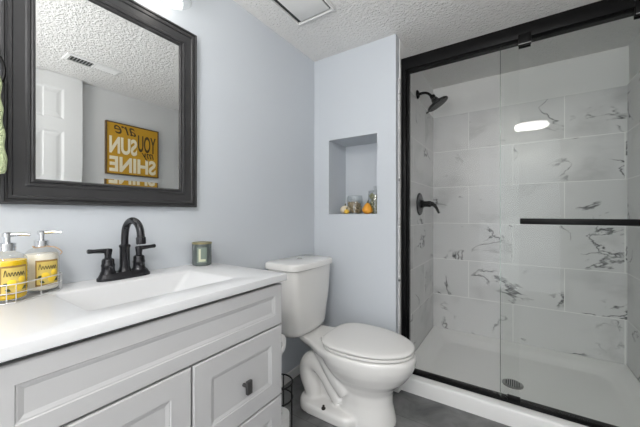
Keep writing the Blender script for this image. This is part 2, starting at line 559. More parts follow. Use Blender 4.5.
# ================================================================== shower
# pan
pan = thing('shower_pan', 'low white acrylic shower pan with raised curb behind the toilet', 'shower pan', (1.21, 2.2, 0))
X0, X1 = 0.609, 1.809
bm = B()
def pring(x0, x1, y0, y1, r, z): return rrect(x0, x1, y0, y1, r, z, 6)
rings = [pring(X0, X1, 1.752, 2.689, .004, 0.0), pring(X0, X1, 1.757, 2.689, .004, 0.070), pring(X0 + .001, X1 - .001, 1.761, 2.688, .004, 0.080), pring(X0 + .003, X1 - .003, 1.768, 2.686, .006, 0.083),
         pring(X0 + .004, X1 - .004, 1.862, 2.684, .01, 0.083), pring(X0 + .010, X1 - .010, 1.868, 2.680, .014, 0.079),
         pring(X0 + .055, X1 - .055, 1.880, 2.625, .04, 0.070), pring(X0 + .075, X1 - .075, 1.890, 2.600, .06, 0.056), pring(X0 + .105, X1 - .105, 1.905, 2.570, .08, 0.030), pring(X0 + .125, X1 - .125, 1.915, 2.55, .09, 0.026),
         pring(X0 + .18, X1 - .18, 1.97, 2.50, .10, 0.024), pring(1.10, 1.30, 2.05, 2.25, .05, 0.020)]
loft(bm, rings)
obj('basin', bm, M['acrylic'], pan, angle=50)
bm = B(); lathe(bm, [(.056, 0.018), (.056, .024), (.050, .0275), (.02, .0275)], (1.19, 2.15, 0), seg=36)
dr = obj('drain', bm, M['nickel'], pan); dr['label'] = 'round brushed metal drain cover'
bm = B()
for i in range(-3, 4):
    w_ = math.sqrt(.042 ** 2 - (i * .011) ** 2)
    box(bm, 1.19 + i * .011 - .003, 1.19 + i * .011 + .003, 2.15 - w_, 2.15 + w_, .0274, .0280)
obj('slot', bm, M['dark'], dr, False)

# black metal enclosure frame
fr = thing('shower_enclosure', 'black metal frame of the sliding shower door, on the white curb', 'shower enclosure', (1.21, 1.83, 0.083))
bm = B(); box(bm, 0.608, WX, 1.81, 1.862, 1.957, 2.030, .003); obj('header', bm, M['black'], fr)
bm = B(); box(bm, 0.655, WX - .03, 1.822, 1.858, 1.943, 1.957); obj('roller_track', bm, M['black'], fr, False)
bm = B(); box(bm, 0.608, WX, 1.81, 1.862, 0.083, 0.098, .002); obj('bottom_track', bm, M['black'], fr)
bm = B(); box(bm, 0.608, 0.638, 1.81, 1.862, 0.098, 1.957, .003); box(bm, 0.638, 0.652, 1.836, 1.862, 0.098, 1.957); obj('jamb', bm, M['black'], fr)
bm = B(); box(bm, WX - .03, WX, 1.81, 1.862, 0.098, 1.957, .003); obj('jamb', bm, M['black'], fr)
bm = B(); box(bm, 1.168, 1.225, 1.800, 1.834, 0.098, 0.118, .002); gd = obj('door_guide', bm, M['black'], fr)
bm = B(); box(bm, 0.600, 0.6085, 1.806, 1.812, 0.083, 1.985); obj('caulk_strip', bm, M['grout'], fr, False)

# glass panels
gp = thing('sliding_glass_door', 'front clear sliding glass shower panel with black towel bar', 'glass door', (1.46, 1.826, 0.10), 'sliding glass shower panels')
bm = B(); box(bm, 1.136, WX - .012, 1.822, 1.830, 0.101, 1.955); obj('glass', bm, M['glass_front'], gp, False)
for hx in (1.215, 1.634):
    bm = B(); box(bm, hx, hx + .055, 1.803, 1.8215, 1.918, 1.975, .003); box(bm, hx + .002, hx + .053, 1.8305, 1.838, 1.915, 1.942)
    h = obj('hanger', bm, M['black'], gp)
    bm = B(); box(bm, hx + .001, hx + .054, 1.8015, 1.805, 1.921, 1.9245); obj('clamp_plate', bm, M['nickel'], h, False)
bm = B(); box(bm, 1.222, 1.80, 1.766, 1.778, 1.012, 1.041, .003)
tb = obj('towel_bar', bm, M['black'], gp)
bm = B(); cyl(bm, (1.30, 1.778, 1.027), (1.30, 1.8225, 1.027), .008); cyl(bm, (1.745, 1.778, 1.027), (1.745, 1.8225, 1.027), .008); obj('post', bm, M['black'], tb)
bm = B(); box(bm, 1.1355, 1.139, 1.8218, 1.8302, 0.101, 1.955); obj('glass_edge', bm, glass_mat('pane_edge', (.70, .76, .72), .08), gp, False)
gp2 = thing('sliding_glass_door', 'rear clear glass shower panel on the left, behind the front one', 'glass door', (0.93, 1.846, 0.10), 'sliding glass shower panels')
bm = B(); box(bm, 0.653, 1.22, 1.842, 1.850, 0.101, 1.955); obj('glass', bm, M['glass_rear'], gp2, False)

# shower head on its arm
sh = thing('showerhead', 'black rain shower head on a short curved arm from the tile wall', 'showerhead', (0.608, 2.18, 1.93))
bm = B(); lathe(bm, [(.032, 0), (.032, .004), (.022, .012), (.013, .016)], (0.608, 2.18, 1.932), (1, 0, 0), 28); obj('flange', bm, M['black'], sh)
bm = B(); tube(bm, spline([(0.612, 2.18, 1.932), (0.648, 2.18, 1.934), (0.675, 2.18, 1.928), (0.697, 2.18, 1.910), (0.713, 2.18, 1.892)], 6), .0095, 12); obj('arm', bm, M['black'], sh)
ax = Vector((0.50, 0.14, -0.85)).normalized()
hc = Vector((0.745, 2.18, 1.842))
bm = B(); lathe(bm, [(.010, -.068), (.017, -.066), (.019, -.052), (.015, -.046), (.022, -.038), (.026, -.022), (.040, -.010), (.066, -.003), (.075, .004), (.076, .012), (.072, .017), (.02, .018)], hc, ax, 40); obj('head', bm, M['black'], sh)
bm = B()
pa, pb = basis(ax)
for rr, n in ((.018, 8), (.036, 16), (.054, 22)):
    for k in range(n):
        p = hc + ax * .0172 + (pa * math.cos(2 * PI * k / n) + pb * math.sin(2 * PI * k / n)) * rr
        lathe(bm, [(.0026, 0), (.0018, .003)], p, ax, 6)
obj('nozzle', bm, M['dark'], sh)['kind'] = 'stuff'
bm = B()
q = hc + ax * .012 - Vector((ax.z * -1, 0, ax.x)) * .07
tube(bm, [q, q + Vector((-.012, 0, -.010)), q + Vector((-.02, 0, -.012))], [.006, .005, .006], 8); obj('spray_lever', bm, M['black'], sh)

# mixer
mv = thing('shower_valve', 'black single lever shower mixer with round plate on the tile', 'shower valve', (0.608, 2.24, 1.135))
bm = B(); lathe(bm, [(.084, 0), (.084, .004), (.078, .009), (.03, .011)], (0.608, 2.24, 1.135), (1, 0, 0), 40); obj('plate', bm, M['black'], mv)
bm = B(); lathe(bm, [(.030, .009), (.028, .03), (.021, .034), (.021, .062), (.024, .066), (.022, .082), (.012, .086)], (0.608, 2.24, 1.135), (1, 0, 0), 28); obj('hub', bm, M['black'], mv)
bm = B(); tube(bm, spline([(0.680, 2.24, 1.137), (0.705, 2.24, 1.132), (0.724, 2.24, 1.112), (0.738, 2.24, 1.085), (0.746, 2.24, 1.066)], 6), [.016] * 6 + [.013] * 6 + [.010] * 6 + [.008] * 7, 12); obj('lever', bm, M['black'], mv)

# ================================================================== mirror over the vanity
mi = thing('wall_mirror', 'large black framed mirror on the wall over the vanity', 'mirror', (0, 0.5, 1.47))
MY0, MY1, MZ0, MZ1 = 0.187, 0.789, 1.092, 1.856
g = lambda u, v, h: (h, u, v)
bm = B()
rect_rings(bm, MY0, MY1, MZ0, MZ1, [(0, 0.0), (0, .020), (.003, .025), (.008, .025), (.011, .0195), (.0135, .0195), (.0165, .0235), (.024, .0225), (.027, .018),
                                    (.052, .0155), (.056, .0185), (.062, .018), (.065, .013), (.069, .0155), (.073, .0145), (.077, .0065), (.077, .0)], g)
obj('frame', bm, M['frame'], mi, angle=20)
bm = B()
rect_rings(bm, MY0 + .075, MY1 - .075, MZ0 + .075, MZ1 - .075, [(0, .002), (0, .0068), (.020, .0062)], g, True, True)
obj('glass', bm, M['mirror'], mi, False)

# green towel on a ring left of the mirror
tr = thing('towel_ring', 'towel ring on the wall left of the mirror, mostly out of frame', 'towel ring', (0, 0.115, 1.43))
bm = B(); lathe(bm, [(.024, 0), (.024, .006), (.011, .010), (.010, .040), (.013, .046)], (0, 0.115, 1.528), (1, 0, 0), 24); obj('post', bm, M['black'], tr)
bm = B(); tube(bm, [(0.045, 0.115 + .078 * math.sin(a), 1.450 + .078 * math.cos(a)) for a in [2 * PI * k / 40 for k in range(40)]], .004, 8, True); obj('ring', bm, M['black'], tr)
bm = B()
rings = []
for k in range(30):
    t = k / 29
    z = 1.425 - t * .255
    hw = .069 + .011 * t ** 1.5 + .0018 * math.sin(t * 24)
    if t > .97: hw -= .004
    th = .021 + .008 * math.sin(t * 2.6)
    ring = []
    for i in range(40):
        a = 2 * PI * i / 40
        y = 0.117 + hw * (abs(math.cos(a)) ** .55) * (1 if math.cos(a) > 0 else -1)
        x = 0.050 + th * (abs(math.sin(a)) ** .7) * (1 if math.sin(a) > 0 else -1) + .004 * math.sin(y * 130 + t * 2)
        ring.append((x, y, z + .004 * math.sin(y * 70)))
    rings.append(ring)
loft(bm, [[(0.050 + (p[0] - .05) * .6, .117 + (p[1] - .117) * .96, 1.436) for p in rings[0]]] + rings)
tag(obj('hand_towel', bm, M['towel'], loc=(0.05, 0.117, 1.17), angle=70), 'pale green terry hand towel hanging beside the mirror frame', 'towel')

# ================================================================== vanity light above the mirror
vl = thing('vanity_light', 'wall light with clear glass shades glowing above the mirror', 'wall light', (0, 0.5, 2.0))
bm = B(); box(bm, 0, .022, 0.30, 0.70, 2.035, 2.095, .006); obj('back_plate', bm, M['chrome'], vl)
LC = Vector((0.115, 0.625, 1.885))
for yy in (0.375, 0.625):
    cx, cz = 0.115, 1.885
    bm = B(); tube(bm, spline([(0.02, yy, 2.065), (0.07, yy, 2.072), (cx, yy, 2.068), (cx, yy, 2.035)], 6), .008, 10); obj('arm', bm, M['chrome'], vl)
    bm = B(); lathe(bm, [(.008, 0.155), (.026, .150), (.030, .128), (.028, .095), (.020, .090)], (cx, yy, cz), seg=28); obj('socket', bm, M['chrome'], vl)
    bm = B(); lathe(bm, [(.030, .130), (.045, .118), (.058, .06), (.066, .0), (.0635, .0), (.0555, .06), (.043, .115), (.029, .127)], (cx, yy, cz), seg=40, cap0=False, cap1=False); obj('glass_shade', bm, M['jar_glass'], vl, angle=60)
    bm = B(); lathe(bm, [(.012, .092), (.014, .08), (.028, .055), (.031, .038), (.026, .018), (.012, .006), (.002, .004)], (cx, yy, cz), seg=24); obj('bulb', bm, M['bulb'], vl)

# ================================================================== ceiling fittings
ef = thing('exhaust_fan', 'square white exhaust fan cover on the ceiling above the toilet', 'exhaust fan', (0.29, 1.21, CEIL))
bm = B(); box(bm, 0.168, 0.412, 1.085, 1.335, CEIL - .008, CEIL - .0005, .002); obj('housing', bm, M['plastic'], ef)
bm = B(); rect_rings(bm, 0.170, 0.410, 1.087, 1.333, [(0, CEIL - .007), (0, CEIL - .020), (.006, CEIL - .021), (.010, CEIL - .018), (.010, CEIL - .007)], lambda u, v, h: (u, v, h)); obj('rim', bm, M['plastic'], ef, False)
bm = B(); box(bm, 0.182, 0.398, 1.099, 1.321, CEIL - .0095, CEIL - .0075); obj('shade_sheet', bm, M['dark'], ef, False)  # dark sheet standing in for the shade between rim and cover
bm = B(); box(bm, 0.206, 0.392, 1.110, 1.310, CEIL - .0195, CEIL - .012, .002); obj('cover', bm, M['plastic'], ef)

cv = thing('ceiling_vent', 'white rectangular air register on the ceiling, seen in the mirror', 'vent', (1.39, 0.88, CEIL))
bm = B(); rect_rings(bm, 1.325, 1.452, 0.715, 1.050, [(0, CEIL - .0005), (0.003, CEIL - .006), (.022, CEIL - .009), (.022, CEIL - .001)], lambda u, v, h: (u, v, h)); obj('frame', bm, M['plastic'], cv, False)
bm = B(); box(bm, 1.346, 1.431, 0.736, 1.029, CEIL - .002, CEIL - .0004); obj('duct', bm, M['dark'], cv, False)
bm = B(); box(bm, 1.346, 1.431, 0.880, 0.886, CEIL - .010, CEIL - .002); obj('divider', bm, M['plastic'], cv, False)
for y0, y1, s_ in ((0.738, 0.878, 1), (0.888, 1.027, -1)):
    for k in range(8):
        y = y0 + .008 + k * (y1 - y0 - .012) / 7
        bm = B()
        d = s_ * .006
        vs = [bm.verts.new(p) for p in ((1.347, y - d, CEIL - .0095), (1.430, y - d, CEIL - .0095), (1.430, y + d, CEIL - .0025), (1.347, y + d, CEIL - .0025))]
        fa = bm.faces.new(vs)
        bmesh.ops.solidify(bm, geom=[fa], thickness=.0012)
        obj('louver', bm, M['plastic'], cv, False)

cl = thing('ceiling_light', 'round flush white ceiling light, seen reflected in the shower glass', 'ceiling light', (1.37, -0.72, CEIL))
bm = B(); lathe(bm, [(.180, -.0005), (.182, -.012), (.176, -.018), (.15, -.018)], (1.37, -0.72, CEIL), seg=48); obj('base_ring', bm, M['plastic'], cl)
bm = B(); lathe(bm, [(.172, -.018), (.174, -.034), (.160, -.050), (.11, -.058), (.002, -.060)], (1.37, -0.72, CEIL), seg=48); obj('diffuser', bm, M['diffuser'], cl)
bm = B(); lathe(bm, [(.176, -.026), (.182, -.027), (.182, -.033), (.176, -.034)], (1.37, -0.72, CEIL), seg=48, cap0=False, cap1=False); obj('metal_band', bm, M['nickel'], cl)

# ================================================================== sign on the right wall
sg = thing('wall_sign', 'square mustard yellow wooden sign with painted words, reflected in the mirror', 'sign', (WX, 1.339, 1.655))
SY0, SY1, SZ0, SZ1 = 1.111, 1.567, 1.418, 1.885
bm = B(); box(bm, WX - .012, WX + .0095, SY0 + .006, SY1 - .006, SZ0 + .006, SZ1 - .006); obj('board', bm, M['sign'], sg, False)
bm = B(); rect_rings(bm, SY0, SY1, SZ0, SZ1, [(0, .0), (0, .027), (.009, .027), (.009, .010)], lambda u, v, h: (WX + .0095 - h, u, v)); obj('frame', bm, M['sign_edge'], sg, False)
W_ = SY1 - SY0; H_ = SZ1 - SZ0
sf = lambda x, y, d: (WX - .012 - d, SY1 - x * W_, SZ0 + y * H_)
for s, x, y, w, h, m, shr, bo in (('YOU', .06, .50, .36, .34, 'sign_dark', 0, .015), ('are', .46, .79, .40, .16, 'sign_dark', .35, .0),
                                  ('my', .10, .33, .25, .16, 'sign_dark', .35, .0), ('SUN', .44, .40, .50, .33, 'sign_white', 0, .035), ('SHINE', .06, .05, .88, .30, 'sign_white', 0, .035)):
    obj('lettering', text_bm(s, x, y, w, h, .0025, sf, shr, bo), M[m], sg, False)

# ================================================================== vanity
VX = 0.475          # plane of the door faces
VY0, VY1 = 0.095, 0.839
va = thing('vanity_cabinet', 'white bathroom vanity cabinet with recessed panel drawers', 'vanity cabinet', (0.23, 0.475, 0))
bm = B()
box(bm, 0.003, VX - .020, VY0, VY0 + .018, 0.0, 0.812)
box(bm, 0.003, VX - .020, VY1 - .018, VY1, 0.0, 0.812)
box(bm, 0.003, VX - .020, VY0 + .018, VY1 - .018, 0.10, 0.118)
box(bm, 0.003, 0.012, VY0 + .018, VY1 - .018, 0.118, 0.812)
box(bm, VX - .080, VX - .070, VY0 + .018, VY1 - .018, 0.0, 0.10)
obj('carcass', bm, M['vanity'], va, False)
bm = B(); rect_rings(bm, VY0 + .018, VY1 - .018, 0.10, 0.812, [(0, VX - .035), (0, VX - .0225), (.03, VX - .0225), (.03, VX - .035)], g); box(bm, VX - .035, VX - .0225, .455, .485, .13, .782); box(bm, VX - .035, VX - .0225, .125, .815, .63, .68); obj('face_frame', bm, M['gap_shade'], va, False)

def front(name, y0, y1, z0, z1, lab=None, bo=.056, top=None):
    bm = B()
    xb, xf = VX - .020, VX
    rect_rings(bm, y0, y1, z0, z1, [(.0, xb), (.0, xf - .003), (.003, xf), (bo, xf), (bo + .002, xf - .0022), (bo + .005, xf - .0024), (bo + .013, xf - .0050)], g, True, True)
    return obj(name, bm, M['vanity'], va, False)

front('false_drawer_front', VY0, VY1 - .001, 0.656, 0.804, bo=.038)
d1 = front('drawer', 0.475, VY1 - .001, 0.394, 0.650)
d2 = front('drawer', 0.475, VY1 - .001, 0.132, 0.388)
dd = front('door', VY0, 0.469, 0.132, 0.650)


def knob(par, y, z):
    bm = B()
    cyl(bm, (VX - .009, y, z), (VX + .018, y, z), .006, .005)
    box(bm, VX + .015, VX + .026, y - .010, y + .010, z - .021, z + .021, .0015)
    o = obj('knob', bm, M['knob'], par)
    o['label'] = 'dark bronze rectangular knob'


knob(d1, 0.656, 0.512)
knob(d2, 0.656, 0.250)
knob(dd, 0.440, 0.42)

# countertop with its rectangular basin
ct = thing('countertop', 'glossy white vanity top with an integral rectangular sink', 'countertop', (0.24, 0.475, 0.815))
TX1, TY0, TY1, TZ = 0.486, 0.083, 0.858, 0.840
bm = B()
outer = lambda z, i=0.0: rrect(0.001, TX1 - i, TY0 + i, TY1 - i, .006, z, 4)
bx0, bx1, by0, by1 = 0.122, 0.382, 0.272, 0.690
rings = [outer(.815, .002), outer(.817), outer(TZ - .0025), outer(TZ - .0007, .0008), outer(TZ, .0025),
         rrect(bx0 - .004, bx1 + .004, by0 - .004, by1 + .004, .016, TZ, 4), rrect(bx0, bx1, by0, by1, .016, TZ - .002, 4), rrect(bx0 + .003, bx1 - .003, by0 + .004, by1 - .006, .016, TZ - .008, 4),
         rrect(bx0 + .018, bx1 - .018, by0 + .040, by1 - .075, .03, TZ - .085, 4), rrect(bx0 + .030, bx1 - .030, by0 + .055, by1 - .09, .03, TZ - .097, 4), rrect(.235, .27, .44, .475, .015, TZ - .102, 4)]
loft(bm, rings, cap0=False)
obj('basin', bm, M['counter'], ct, angle=40)
bm = B(); lathe(bm, [(.022, -.1025), (.022, -.098), (.016, -.0965), (.002, -.0955)], (.2525, .4575, TZ), seg=24); obj('drain', bm, M['bronze'], ct)

# faucet
fc = thing('faucet', 'dark bronze two-handle gooseneck faucet at the back of the sink', 'faucet', (0.052, 0.489, TZ))
FX, FY = 0.055, 0.484
bm = B()
def stad(hx, hy, z): return [(FX + hx * math.copysign(abs(math.cos(a)) ** .75, math.cos(a)), FY + hy * math.copysign(abs(math.sin(a)) ** .6, math.sin(a)), TZ + z) for a in [2 * PI * k / 40 for k in range(40)]]
loft(bm, [stad(.030, .083, .0003), stad(.030, .083, .008), stad(.027, .079, .012), stad(.025, .075, .020), stad(.021, .072, .024)])
obj('base_plate', bm, M['bronze'], fc)
bm = B()
lathe(bm, [(.021, .022), (.018, .030), (.0155, .04), (.0155, .105), (.0175, .108), (.0175, .114), (.012, .118)], (FX, FY, TZ), seg=28)
arc = [(FX, FY, TZ + .112), (FX, FY, TZ + .140), (FX + .003, FY, TZ + .158)]
for k in range(1, 12):
    a = PI - k * PI * .93 / 11
    arc.append((FX + .0575 + .055 * math.cos(a), FY, TZ + .154 + .047 * math.sin(a)))
arc.append((FX + .116, FY, TZ + .140))
tube(bm, spline(arc, 3), .0115, 14)
lathe(bm, [(.0115, .0), (.0145, .003), (.0145, .022), (.012, .025)], (FX + .1135, FY, TZ + .148), (.1, 0, -1), 24)
obj('spout', bm, M['bronze'], fc)
for sgn in (-1, 1):
    hy = FY - .002 + sgn * .049
    bm = B(); lathe(bm, [(.0235, .022), (.0225, .026), (.0195, .032), (.0190, .046), (.0200, .048), (.0200, .052), (.0185, .055), (.0180, .066), (.0165, .071), (.010, .075), (.0095, .090)], (FX, hy, TZ), seg=28)
    h = obj('handle', bm, M['bronze'], fc)
    bm = B(); tube(bm, [(FX, hy - sgn * .010, TZ + .098), (FX, hy + sgn * .0, TZ + .099), (FX, hy + sgn * .040, TZ + .101), (FX, hy + sgn * .055, TZ + .102), (FX, hy + sgn * .058, TZ + .102)], [.0075, .0085, .0065, .0075, .006], 14)
    lathe(bm, [(.0105, .085), (.0115, .095), (.009, .106)], (FX, hy, TZ), seg=20)
    obj('lever', bm, M['bronze'], h)

# cylinder-hugging shapes for labels
def cyl_patch(c, r, a0, a1, z0, z1, th=.0006, n=14):
    bm = B()
    rings = []
    for rr in (r, r + th):
        pass
    R = []
    for k in range(n + 1):
        a = a0 + (a1 - a0) * k / n
        R.append([(c[0] + rr * math.cos(a), c[1] + rr * math.sin(a), z) for rr, z in ((r, z0), (r + th, z0), (r + th, z1), (r, z1))])
    return loft(bm, R)


def cyl_path(c, r, pts, w):
    bm = B()
    tube(bm, spline([(c[0] + r * math.cos(a), c[1] + r * math.sin(a), z) for a, z in pts], 4), w, 6)
    return bm


# candle
cd = thing('candle', 'grey green glass candle jar with a letter L, by the wall', 'candle', (0.056, 0.797, TZ))
cc = (0.056, 0.790)
bm = B(); lathe(bm, [(.036, .0003), (.040, .004), (.0405, .010), (.0410, .092), (.039, .094), (.038, .080), (.002, .078)], (*cc, TZ), seg=40); obj('jar', bm, M['candle'], cd)
bm = B(); lathe(bm, [(.0385, .0925), (.0410, .093), (.0412, .098), (.040, .0995), (.002, .0995)], (*cc, TZ), seg=40); obj('lid', bm, M['candle_lid'], cd)
ca = math.atan2(-cc[1], 1.2 - cc[0])
obj('label_patch', cyl_patch(cc, .0412, ca - .50, ca + .50, TZ + .014, TZ + .080), M['candle_label'], cd)
bm = cyl_patch(cc, .0416, ca - .32, ca - .12, TZ + .020, TZ + .074)
b2 = cyl_patch(cc, .0416, ca - .32, ca + .36, TZ + .020, TZ + .030)
me_ = bpy.data.meshes.new('join'); b2.to_mesh(me_); b2.free(); bm.from_mesh(me_); bpy.data.meshes.remove(me_)
obj('letter', bm, M['candle_letter'], cd)

# soap bottles in a wire caddy
def bottle(c, liquid, label, kind):
    t = thing('soap_bottle', label, 'soap bottle', (*c, TZ + .006), 'pump bottles in the wire caddy')
    Z0 = TZ + .006
    body = [(.034, .0), (.0375, .004), (.0385, .012), (.0385, .094), (.0365, .105), (.029, .114), (.020, .120), (.0155, .123), (.0155, .132)]
    bm = B(); lathe(bm, body, (*c, Z0), seg=36, cap1=False); obj('bottle', bm, M['bottle_glass'], t, angle=60)
    top = .100 if kind == 'yellow' else .104
    bm = B(); lathe(bm, [(.032, .003), (.0362, .006), (.0370, .012), (.0370, min(top, .094)), (.0362, top), (.002, top)], (*c, Z0), seg=36); obj('liquid', bm, liquid, t, angle=60)
    bm = B(); lathe(bm, [(.0165, .124), (.0165, .142), (.012, .144), (.0065, .145), (.0065, .158), (.010, .159), (.010, .168), (.006, .170)], (*c, Z0), seg=24)
    dx, dy = .55, .83
    tube(bm, [(c[0], c[1], Z0 + .164), (c[0] + dx * .03, c[1] + dy * .03, Z0 + .1655), (c[0] + dx * .046, c[1] + dy * .046, Z0 + .163)], [.006, .0045, .0035], 10)
    obj('pump', bm, M['chrome'], t)
    a = math.atan2(-c[1], 1.2 - c[0]) + .35
    lb = obj('paper_label', cyl_patch(c, .0387, a - .68, a + .68, Z0 + .016, Z0 + .088), M['label_edge'], t)
    obj('print', cyl_patch(c, .0393, a - .60, a + .60, Z0 + .021, Z0 + .083), M['label_yellow'], lb)
    r = .0401
    # loose script across the top of the label
    pts = [(a - .50 + i * .072, Z0 + .066 + (.006 if i % 2 else -.004) + (.006 if i == 1 else 0)) for i in range(15)]
    obj('script', cyl_path(c, r, pts, .0007), M['ink'], lb)
    for aa, zz, rr in ((-.15, .045, .009), (.22, .034, .010), (.35, .052, .008)):
        bm = B()
        n = Vector((math.cos(a + aa), math.sin(a + aa), 0))
        lathe(bm, [(rr, 0), (rr * .8, .0012), (.001, .0015)], Vector((*c, Z0 + zz)) + n * .0396, n, 18)
        obj('lemon', bm, M['lemon'], lb)
    for aa, zz, tl in ((-.45, .042, .6), (-.32, .028, -.5), (.46, .030, .7)):
        bm = B()
        p0 = (a + aa - .12, Z0 + zz - .004 * tl); p1 = (a + aa, Z0 + zz); p2 = (a + aa + .12, Z0 + zz + .006 * tl)
        tube(bm, [(c[0] + r * math.cos(q[0]), c[1] + r * math.sin(q[0]), q[1]) for q in (p0, p1, p2)], [.0008, .0042, .0008], 8)
        obj('leaf', bm, M['leaf'], lb)
    if kind == 'white':
        bm = B()
        tube(bm, [(c[0] + .0185 * math.cos(2 * PI * k / 20), c[1] + .0185 * math.sin(2 * PI * k / 20), Z0 + .1235 + .002 * math.sin(k)) for k in range(20)]  , .0016, 6, True)
        tube(bm, spline([(c[0] + .016, c[1] + .010, Z0 + .124), (c[0] + .028, c[1] + .024, Z0 + .121), (c[0] + .034, c[1] + .036, Z0 + .108), (c[0] + .028, c[1] + .034, Z0 + .100)], 5)  , .0016, 6)
        obj('twine', bm, M['twine'], t)
    return t


b1, b2_ = (0.114, 0.186), (0.062, 0.264)
bottle(b2_, M['soap_white'], 'pump bottle of white lotion with a twine bow and floral label', 'white')
bottle(b1, M['soap_yellow'], 'pump bottle of bright yellow soap with a floral label', 'yellow')
bk = thing('wire_caddy', 'low white wire caddy around the two soap bottles', 'caddy', (0.09, 0.214, TZ))
def cad(rad, z):
    ax_ = Vector((b2_[0] - b1[0], b2_[1] - b1[1], 0)); L_ = ax_.length; ax_.normalize()
    nn = Vector((-ax_.y, ax_.x, 0)); mid = Vector(((b1[0] + b2_[0]) / 2, (b1[1] + b2_[1]) / 2, z))
    pts = []
    for k in range(48):
        a = 2 * PI * k / 48
        e = ax_ * (L_ / 2 * (1 if math.cos(a) > 0 else -1)) if abs(math.cos(a)) > 1e-6 else Vector()
        pts.append(mid + e + ax_ * rad * math.cos(a) + nn * rad * math.sin(a))
    return pts
R0, R1 = .0425, .0440
for z in (.0022, .026, .048):
    bm = B(); tube(bm, cad(R0 if z < .01 else R1, TZ + z),   .0010 if z < .04 else .0014, 6, True); obj('rail', bm, M['white_wire'], bk)
pa_, pc_ = cad(R0, TZ + .0022), cad(R1, TZ + .048)
for k in range(0, 48, 3):
    bm = B(); tube(bm, [pa_[k], pc_[k]], .0009, 6); obj('upright', bm, M['white_wire'], bk)
for k in range(3, 24, 4):
    bm = B(); tube(bm, [pa_[k], pa_[(48 - k) % 48]], .0012, 6); obj('floor_wire', bm, M['white_wire'], bk)

# toilet paper roll on the side of the vanity
tp = thing('toilet_paper_holder', 'toilet roll holder on the far side of the vanity', 'toilet paper holder', (0.36, VY1, 0.545))
bm = B(); lathe(bm, [(.020, 0), (.020, .006), (.008, .010)], (0.290, VY1, 0.545), (0, 1, 0), 20); tube(bm, spline([(0.290, VY1 + .006, 0.545), (0.290, VY1 + .046, 0.545), (0.300, 0.895, 0.545), (0.320, 0.895, 0.545), (0.414, 0.895, 0.545)], 4), .006, 10); obj('arm', bm, M['wire_black'], tp)
def roll(name, c, axis, rad, length, label, core=.019):
    bm = B()
    lathe(bm, [(core, 0), (rad - .003, 0), (rad, .002), (rad, length - .002), (rad - .003, length), (core, length), (core, 0)], c, axis, 40, False, False)
    o = obj(name, bm, M['paper'], loc=c)
    return tag(o, label, 'toilet paper', 'white toilet paper rolls')
roll('toilet_paper_roll', (0.312, 0.895, 0.545 - .0130), (1, 0, 0), .045, .100, 'white toilet roll hanging on the far side of the vanity')

# black wire stand with spare rolls
st = thing('toilet_paper_stand', 'black wire spare toilet roll stand on the floor beside the vanity', 'toilet paper stand', (0.325, 0.985, 0))
sc, sr = (0.325, 0.985), .064
ring = lambda z, r=sr: [(sc[0] + r * math.cos(2 * PI * k / 36), sc[1] + r * math.sin(2 * PI * k / 36), z) for k in range(36)]
for z in (.004, .250, .318):
    bm = B(); tube(bm, ring(z), .0035, 8, True); obj('hoop', bm, M['wire_black'], st)
for a in (.35, 1.9, 3.5, 5.05):
    bm = B(); p = (sc[0] + sr * math.cos(a), sc[1] + sr * math.sin(a)); tube(bm, [(*p, .004), (*p, .318)], .0035, 8); obj('upright', bm, M['wire_black'], st)
bm = B(); tube(bm, [(sc[0] - sr, sc[1], .004), (sc[0] + sr, sc[1], .004)], .003, 8); tube(bm, [(sc[0], sc[1] - sr, .004), (sc[0], sc[1] + sr, .004)], .003, 8); obj('floor_wire', bm, M['wire_black'], st)
roll('toilet_paper_roll', (sc[0], sc[1], .0078), (0, 0, 1), .050, .085, 'white spare toilet roll at the bottom of the black wire stand')
roll('toilet_paper_roll', (sc[0], sc[1], .0930), (0, 0, 1), .050, .085, 'white spare toilet roll on top in the black wire stand')

# ================================================================== toilet
TYC = 1.437
to = thing('toilet', 'white two-piece toilet with closed lid, between vanity and shower', 'toilet', (0.4, TYC, 0))


def egg(xb, xf, hw, z, pb=2.0, n=48, k=.42, yc=TYC):
    xm = xb + (xf - xb) * k
    pts = []
    for i in range(n):
        a = 2 * PI * i / n
        c_, s_ = math.cos(a), math.sin(a)
        if c_ >= 0:
            pts.append((xm + (xf - xm) * c_, yc + hw * s_, z))
        else:
            e = 2 / pb
            pts.append((xm - (xm - xb) * abs(c_) ** e, yc + hw * math.copysign(abs(s_) ** e, s_), z))
    return pts


bm = B()
# bowl and front pedestal
loft(bm, [egg(.40, .705, .128, 0, 3), egg(.405, .700, .126, .03, 3), egg(.42, .685, .112, .10, 3), egg(.42, .685, .110, .155, 3), egg(.40, .705, .128, .195, 3),
          egg(.36, .752, .160, .235, 2.6), egg(.32, .783, .182, .28, 2.4), egg(.30, .798, .192, .315, 2.4), egg(.29, .803, .194, .345, 2.4), egg(.29, .801, .192, .360, 2.4), egg(.30, .793, .184, .366, 2.4)])
# rear deck under the tank
def deck(i, z):
    pts = [(.165 + i, TYC - .098 + i), (.26, TYC - .125 + i), (.34, TYC - .165 + i), (.42, TYC - .188 + i), (.48, TYC - .17 + i), (.48, TYC + .17 - i), (.42, TYC + .188 - i), (.34, TYC + .165 - i), (.26, TYC + .125 - i), (.165 + i, TYC + .098 - i)]
    return [(x, y, z + (.014 * (.34 - x) / .18 if x < .34 else 0)) for x, y in pts]
loft(bm, [deck(.035, .300), deck(.012, .318), deck(.002, .332), deck(0, .345), deck(.0, .356), deck(.006, .361)])
loft(bm, [rrect(.25, .46, TYC - .055, TYC + .055, .05, .20), rrect(.22, .46, TYC - .06, TYC + .06, .05, .34)])
